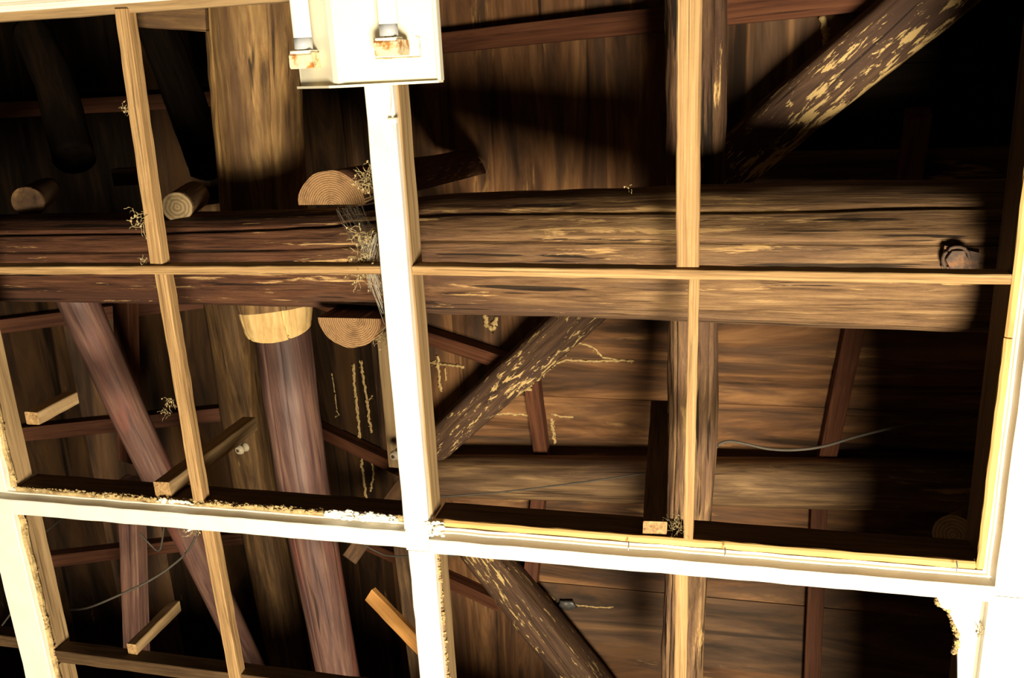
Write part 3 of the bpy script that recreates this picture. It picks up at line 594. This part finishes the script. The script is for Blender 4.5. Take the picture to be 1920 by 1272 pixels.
# rust-edged cut-out plate behind the right socket
bw = Vector((.113, 0, .068)).normalized()
def onface(u, y): return W(-.545 + .113 * u, y, 1.236 + .068 * u) + Vector((.5, 0, -.85)) * .0012
v, f = [], []
tube_geo(v, f, [onface(.36, -.045), onface(.36, -.018), onface(.86, -.018), onface(.86, -.045), onface(.82, -.047)], .0011, 5)
build('socket_cutout', v, f, m_rust, frame(onface(.5, -.02), Vector((0, 1, 0)), Vector((0, 0, 1))), lamp)
log('starter', [W(-.592, -.040, 1.278), W(-.592, -.062, 1.278)], [.009, .008], m_porc, rings=6, seg=16, bump=0, parent=lamp)
# cord from the lamp along the batten
cd = wire('lamp_cord', [P(733, 150, 1.30), P(736, 185, 1.314), P(735, 210, 1.316), P(738, 228, 1.318), P(742, 262, 1.3205)], .0016, m_white, 24, label='thin painted cord running from the lamp end onto the batten', cat='cord')
box('cord_clip', (-.513, .068, 1.312), (-.500, .076, 1.3225), m_chip, axis=0, parent=cd, segs=3, bev=.002)

# ------------------------------------------------------------------ iron plate and bolt on the tie beam
pl = [P(1771, 461, 1.4855), P(1840, 475, 1.4855), P(1834, 506, 1.4855), P(1765, 503, 1.4855)]
k = 4; v = pl + [p + Vector((0, 0, .004)) for p in pl]
ip = build('iron_plate', v, [(3, 2, 1, 0), (4, 5, 6, 7)] + [(i, (i + 1) % 4, 4 + (i + 1) % 4, 4 + i) for i in range(4)], m_iron, frame(pl[0], pl[1] - pl[0], Vector((0, 0, 1))), label='rusty square iron washer plate on the right end of the tie beam', cat='plate')
c = P(1795, 488, 1.4735)
log('bolt_nut', [c, c + Vector((0, 0, .012))], [.016, .017], m_iron, rings=3, seg=6, bump=0, parent=ip)
wire('washer_ring', [c + Vector((.019 * math.cos(a), .019 * math.sin(a), .008)) for a in [math.pi * (.6 + i * .2) for i in range(8)]], .003, m_iron, 24, parent=ip)

# ------------------------------------------------------------------ wires and insulators
gw = 'old electrical wires in the attic'
def cable(pl_, r, label): return wire('electric_wire', [P(*q) for q in pl_], r, m_wire, 60, label=label, cat='wire', group=gw)
cable([(1336, 850, 1.95), (1348, 834, 1.95), (1368, 828, 1.96), (1400, 833, 1.97), (1440, 842, 1.98), (1490, 844, 2.0), (1545, 837, 2.02), (1610, 818, 2.05), (1690, 800, 2.08), (1830, 780, 2.1)], .0034, 'sagging grey wire right of the rough pole')
cable([(790, 934, 2.3), (880, 928, 2.3), (960, 921, 2.3), (1080, 906, 2.3), (1210, 888, 2.3)], .0026, 'thin wire stretched across the cross ridge log')
cable([(130, 1144, 1.75), (165, 1140, 1.75), (215, 1120, 1.76), (275, 1092, 1.78), (320, 1063, 1.8), (355, 1030, 1.82), (372, 990, 1.84)], .0032, 'sagging grey wire at the lower left below the white trim')
cable([(262, 1000, 1.9), (282, 1022, 1.9), (296, 1033, 1.9), (303, 1020, 1.9), (312, 950, 1.9)], .0026, 'v-shaped grey wire hanging by the upright plank at left')
cable([(80, 1002, 1.9), (110, 978, 1.9), (150, 945, 1.9)], .0026, 'short wire beside the bottom left joist')
cable([(-20, 1205, 1.9), (10, 1165, 1.9), (50, 1110, 1.9)], .0026, 'thin wire at the far bottom left corner')
cable([(680, 1020, 2.2), (705, 1034, 2.2), (735, 1043, 2.2), (830, 1043, 2.2), (930, 1039, 2.2), (1040, 1046, 2.2)], .0026, 'thin wire passing behind the lower lamp batten')
def knob(px, py, z, label):
    c = P(px, py, z); up = Vector((.25, 0, 1)).normalized(); k = log('insulator_knob', [c, c + up * .010, c + up * .016, c + up * .022, c + up * .034], [.011, .0165, .012, .012, .0165], m_porc, rings=16, seg=20, bump=0, label=label, cat='insulator', group='porcelain knobs')
    log('screw_head', [c - up * .003, c + up * .002], [.005, .005], m_iron, rings=3, seg=8, bump=0, parent=k)
knob(446, 846, 2.3, 'cream porcelain knob left of the purple log')
knob(737, 857, 2.28, 'cream porcelain knob beside the lamp batten')

# ------------------------------------------------------------------ termite mud trails
gm = 'termite mud trails'
def trail(plane, pts, r, label, seed, drop=None):
    rs = random.Random(seed); n = NRM[plane]; P3 = [hit(*p, plane) + n * r * .35 if drop is None else P(p[0], p[1], vz(p[0], p[1], plane) - drop) for p in pts]; v, f = [], []
    for br in range(2 if r > .0045 else 1):
        line = []
        for a, b in zip(P3[:-1], P3[1:]):
            m = max(3, int((b - a).length / .006))
            for i in range(m): line.append(a.lerp(b, i / m))
        line.append(P3[-1]); w_ = []
        for i, p in enumerate(line):
            q = Vector((i * .35 + seed * 7.1 + br * 31, br * 3.0, 0))
            w_.append(p + Vector((noise.noise(q), noise.noise(q + Vector((0, 9, 0))), 0)) * r * (1.1 + br * 1.2))
        gaps = [noise.noise(Vector((i * .22 + seed * 3.3, br * 5.0, 2))) for i in range(len(w_))]; cur = []
        for i, p in enumerate(w_ + [None]):
            if p is not None and gaps[i] > -.28 - (.0 if br else .3): cur.append((p, r * (.55 if br else .85) * (1 + .9 * noise.noise(Vector((i * .8, seed, br))))))
            elif len(cur) > 2: tube_geo(v, f, [c[0] for c in cur], [c[1] for c in cur], 6); cur = []
            else: cur = []
        for i in range(0, len(w_), 3):
            if rs.random() < .5: lump(v, f, w_[i] + Vector((rs.uniform(-1, 1), rs.uniform(-1, 1), 0)) * r * 1.6, r * rs.uniform(.2, .55), rs.random() * 50, 5, 4, sq=(1, 1, .5))
    return build('mud_trail', v, f, m_mud, frame(P3[0], P3[-1] - P3[0], n), label=label, cat='mud trail', group=gm, smooth=True)
trail('R', [(622, 700), (628, 735), (632, 772), (636, 778), (628, 782)], .0045, 'short pale mud trail nearest the purple log', 1)
trail('R', [(662, 682), (664, 720), (668, 760), (672, 795), (680, 890), (686, 935)], .0055, 'long pale mud trail under the hanging half log', 2)
trail('R', [(676, 678), (682, 720), (688, 752), (692, 790), (696, 812)], .0050, 'branching pale mud trail beside the grey plank', 3)
trail('R', [(690, 752), (698, 742)], .004, 'tiny side branch of the mud trail beside the grey plank', 4)
trail('R', [(694, 850), (700, 890), (694, 922)], .0045, 'pale mud trail below the dark rafter left of the lamp batten', 5)
trail('R', [(806, 680), (830, 684), (868, 688)], .0048, 'horizontal pale mud trail right of the lamp batten', 6)
trail('R', [(820, 668), (822, 700), (826, 735)], .0050, 'downward pale mud trail right of the lamp batten', 7)
trail('R', [(834, 690), (836, 715)], .003, 'thin mud streak right of the lamp batten', 8)
trail('R', [(906, 592), (912, 608), (924, 622), (930, 596)], .0080, 'clumped mud patch under the tie beam left of the valley rafter', 9)
trail('S', [(1094, 607), (1078, 640), (1058, 655), (1030, 690), (1006, 712), (985, 730)], .0075, 'thick mud trail along the lower side of the valley rafter', 10, .075)
trail('S', [(1080, 642), (1110, 650), (1130, 670), (1160, 676)], .0050, 'feathered mud trail spreading right from the valley rafter', 11)
trail('S', [(1030, 688), (1060, 676), (1110, 678), (1190, 677)], .0040, 'mud trail along the plank seam right of the valley rafter', 12)
trail('S', [(922, 778), (955, 776), (992, 780)], .0048, 'mud trail on the plank seam left of the short rafter', 13)
trail('S', [(1034, 776), (1050, 782), (1076, 783)], .0042, 'small mud trail right of the short rafter', 14)
trail('S', [(1034, 786), (1040, 832)], .0055, 'vertical mud trail beside the short rafter', 15)
trail('R', [(1541, 30), (1544, 50), (1548, 70), (1550, 88)], .0080, 'mud crust beside the valley rafter at the top right', 16)
trail('N', [(1055, 1128), (1085, 1136), (1130, 1140), (1150, 1139)], .0035, 'thin mud trail beside the dark knot below the right trim', 17)
trail('N', [(1012, 1105), (1028, 1118), (1040, 1126)], .0075, 'mud lumps at the foot of the short rafter below the right trim', 18)
trail('R', [(930, 1118), (965, 1150), (990, 1185), (1008, 1218)], .0045, 'mud trail along the lower valley rafter', 19, .07)
# dark wet knot
c = hit(1062, 1135, 'N') - NRM['N'] * .004; v, f = [], []
lump(v, f, c, .022, 3.0, 12, 7, sq=(1.5, .75, .28)); build('wood_knot', v, f, m_ginned, frame(c, Vector((1, 0, 0)), NRM['N']), label='dark wet-looking knot on the boards below the right trim', cat='knot', smooth=True)

# ------------------------------------------------------------------ dust and cobwebs
def curl(v, f, c, size, n, r, rs, dirn=Vector((0, 0, 0))):
    for _ in range(n):
        p = c + Vector((rs.uniform(-1, 1), rs.uniform(-1, 1), rs.uniform(-1, 1))) * size * .4
        d = Vector((rs.uniform(-1, 1), rs.uniform(-1, 1), rs.uniform(-1, 1))).normalized(); pts_ = []
        for i in range(9):
            pts_.append(p.copy()); d = (d + Vector((rs.uniform(-1, 1), rs.uniform(-1, 1), rs.uniform(-1, 1))) * .8 + dirn * .4).normalized(); p = p + d * size * .16
        tube_geo(v, f, pts_, [r * .5 * rs.uniform(.4, 1.5) for _ in pts_], 5)
        if rs.random() < .7: lump(v, f, pts_[rs.randrange(9)], r * rs.uniform(1.0, 2.6), rs.random() * 50, 6, 4, sq=(1, 1.4, .8))
def dust(px, py, z, size, n, r, label, seed, dirn=(0, 0, 0)):
    rs = random.Random(seed); v, f = [], []; c = P(px, py, z); curl(v, f, c, size * .75, int(n * 2.2), r * .75, rs, Vector(dirn))
    return build('dust_clump', v, f, m_dust, Matrix.Translation(c), label=label, cat='cobweb', group='dusty cobweb clumps', smooth=True)
dust(262, 412, 1.345, .035, 9, .0013, 'dusty clump hanging on the left stick over the tie beam', 1)
dust(268, 492, 1.345, .016, 5, .0009, 'tiny dust wisp where the left stick meets the cross stick', 2)
dust(320, 752, 1.345, .022, 5, .0009, 'curled dust wisp on the left stick below the tie beam', 3, (-.3, .6, 0))
dust(318, 774, 1.345, .020, 4, .0008, 'thin hanging dust thread on the left stick below the tie beam', 13, (-.5, .5, 0))
dust(233, 203, 1.345, .014, 5, .0009, 'small dust knot on the upper left stick', 4)
dust(695, 338, 1.36, .035, 18, .0011, 'dusty clump on the batten by the ringed half log', 5)
dust(680, 450, 1.36, .036, 18, .0011, 'dusty cobweb clump left of the lamp batten on the tie beam', 6)
dust(682, 488, 1.36, .034, 16, .0011, 'dusty cobweb clump just above the cross stick by the lamp batten', 7)
dust(682, 514, 1.36, .034, 16, .0011, 'dusty cobweb clump on the cross stick by the lamp batten', 8)
dust(365, 992, 1.34, .028, 10, .0011, 'dusty clump under the white trim at the lower left stick', 9)
dust(1268, 988, 1.345, .030, 14, .0006, 'grey cobweb tuft beside the dark hanger board', 10)
dust(1180, 352, 1.50, .012, 2, .0010, 'loose splinter standing above the tie beam', 12)
dust(1840, 1188, 1.318, .020, 3, .0012, 'curled shred hanging on the white panel at the lower right', 14)
dust(715, 625, 1.52, .036, 22, .0012, 'fibrous tuft beside the hanging half log', 15)
rs = random.Random(21); v, f = [], []
anch = [((648, 386, 1.47), (712, 460, 1.36)), ((672, 386, 1.47), (714, 500, 1.36)), ((640, 390, 1.47), (690, 470, 1.37)), ((680, 445, 1.37), (716, 560, 1.35)), ((690, 480, 1.36), (720, 585, 1.35)), ((705, 440, 1.36), (690, 520, 1.36))]
for _ in range(70):
    a, b = rs.choice(anch); p0 = P(a[0] + rs.uniform(-10, 10), a[1] + rs.uniform(-3, 6), a[2]); p1 = P(b[0] + rs.uniform(-6, 4), b[1] + rs.uniform(-30, 30), b[2])
    mid = p0.lerp(p1, .5) + Vector((rs.uniform(-.006, .006), rs.uniform(-.006, .006), -.004)); tube_geo(v, f, [p0, mid, p1], .00022, 4)
build('cobweb', v, f, m_web, Matrix.Translation(P(690, 480, 1.36)), label='torn grey cobweb stretched between the ringed half log and the lamp batten', cat='cobweb')
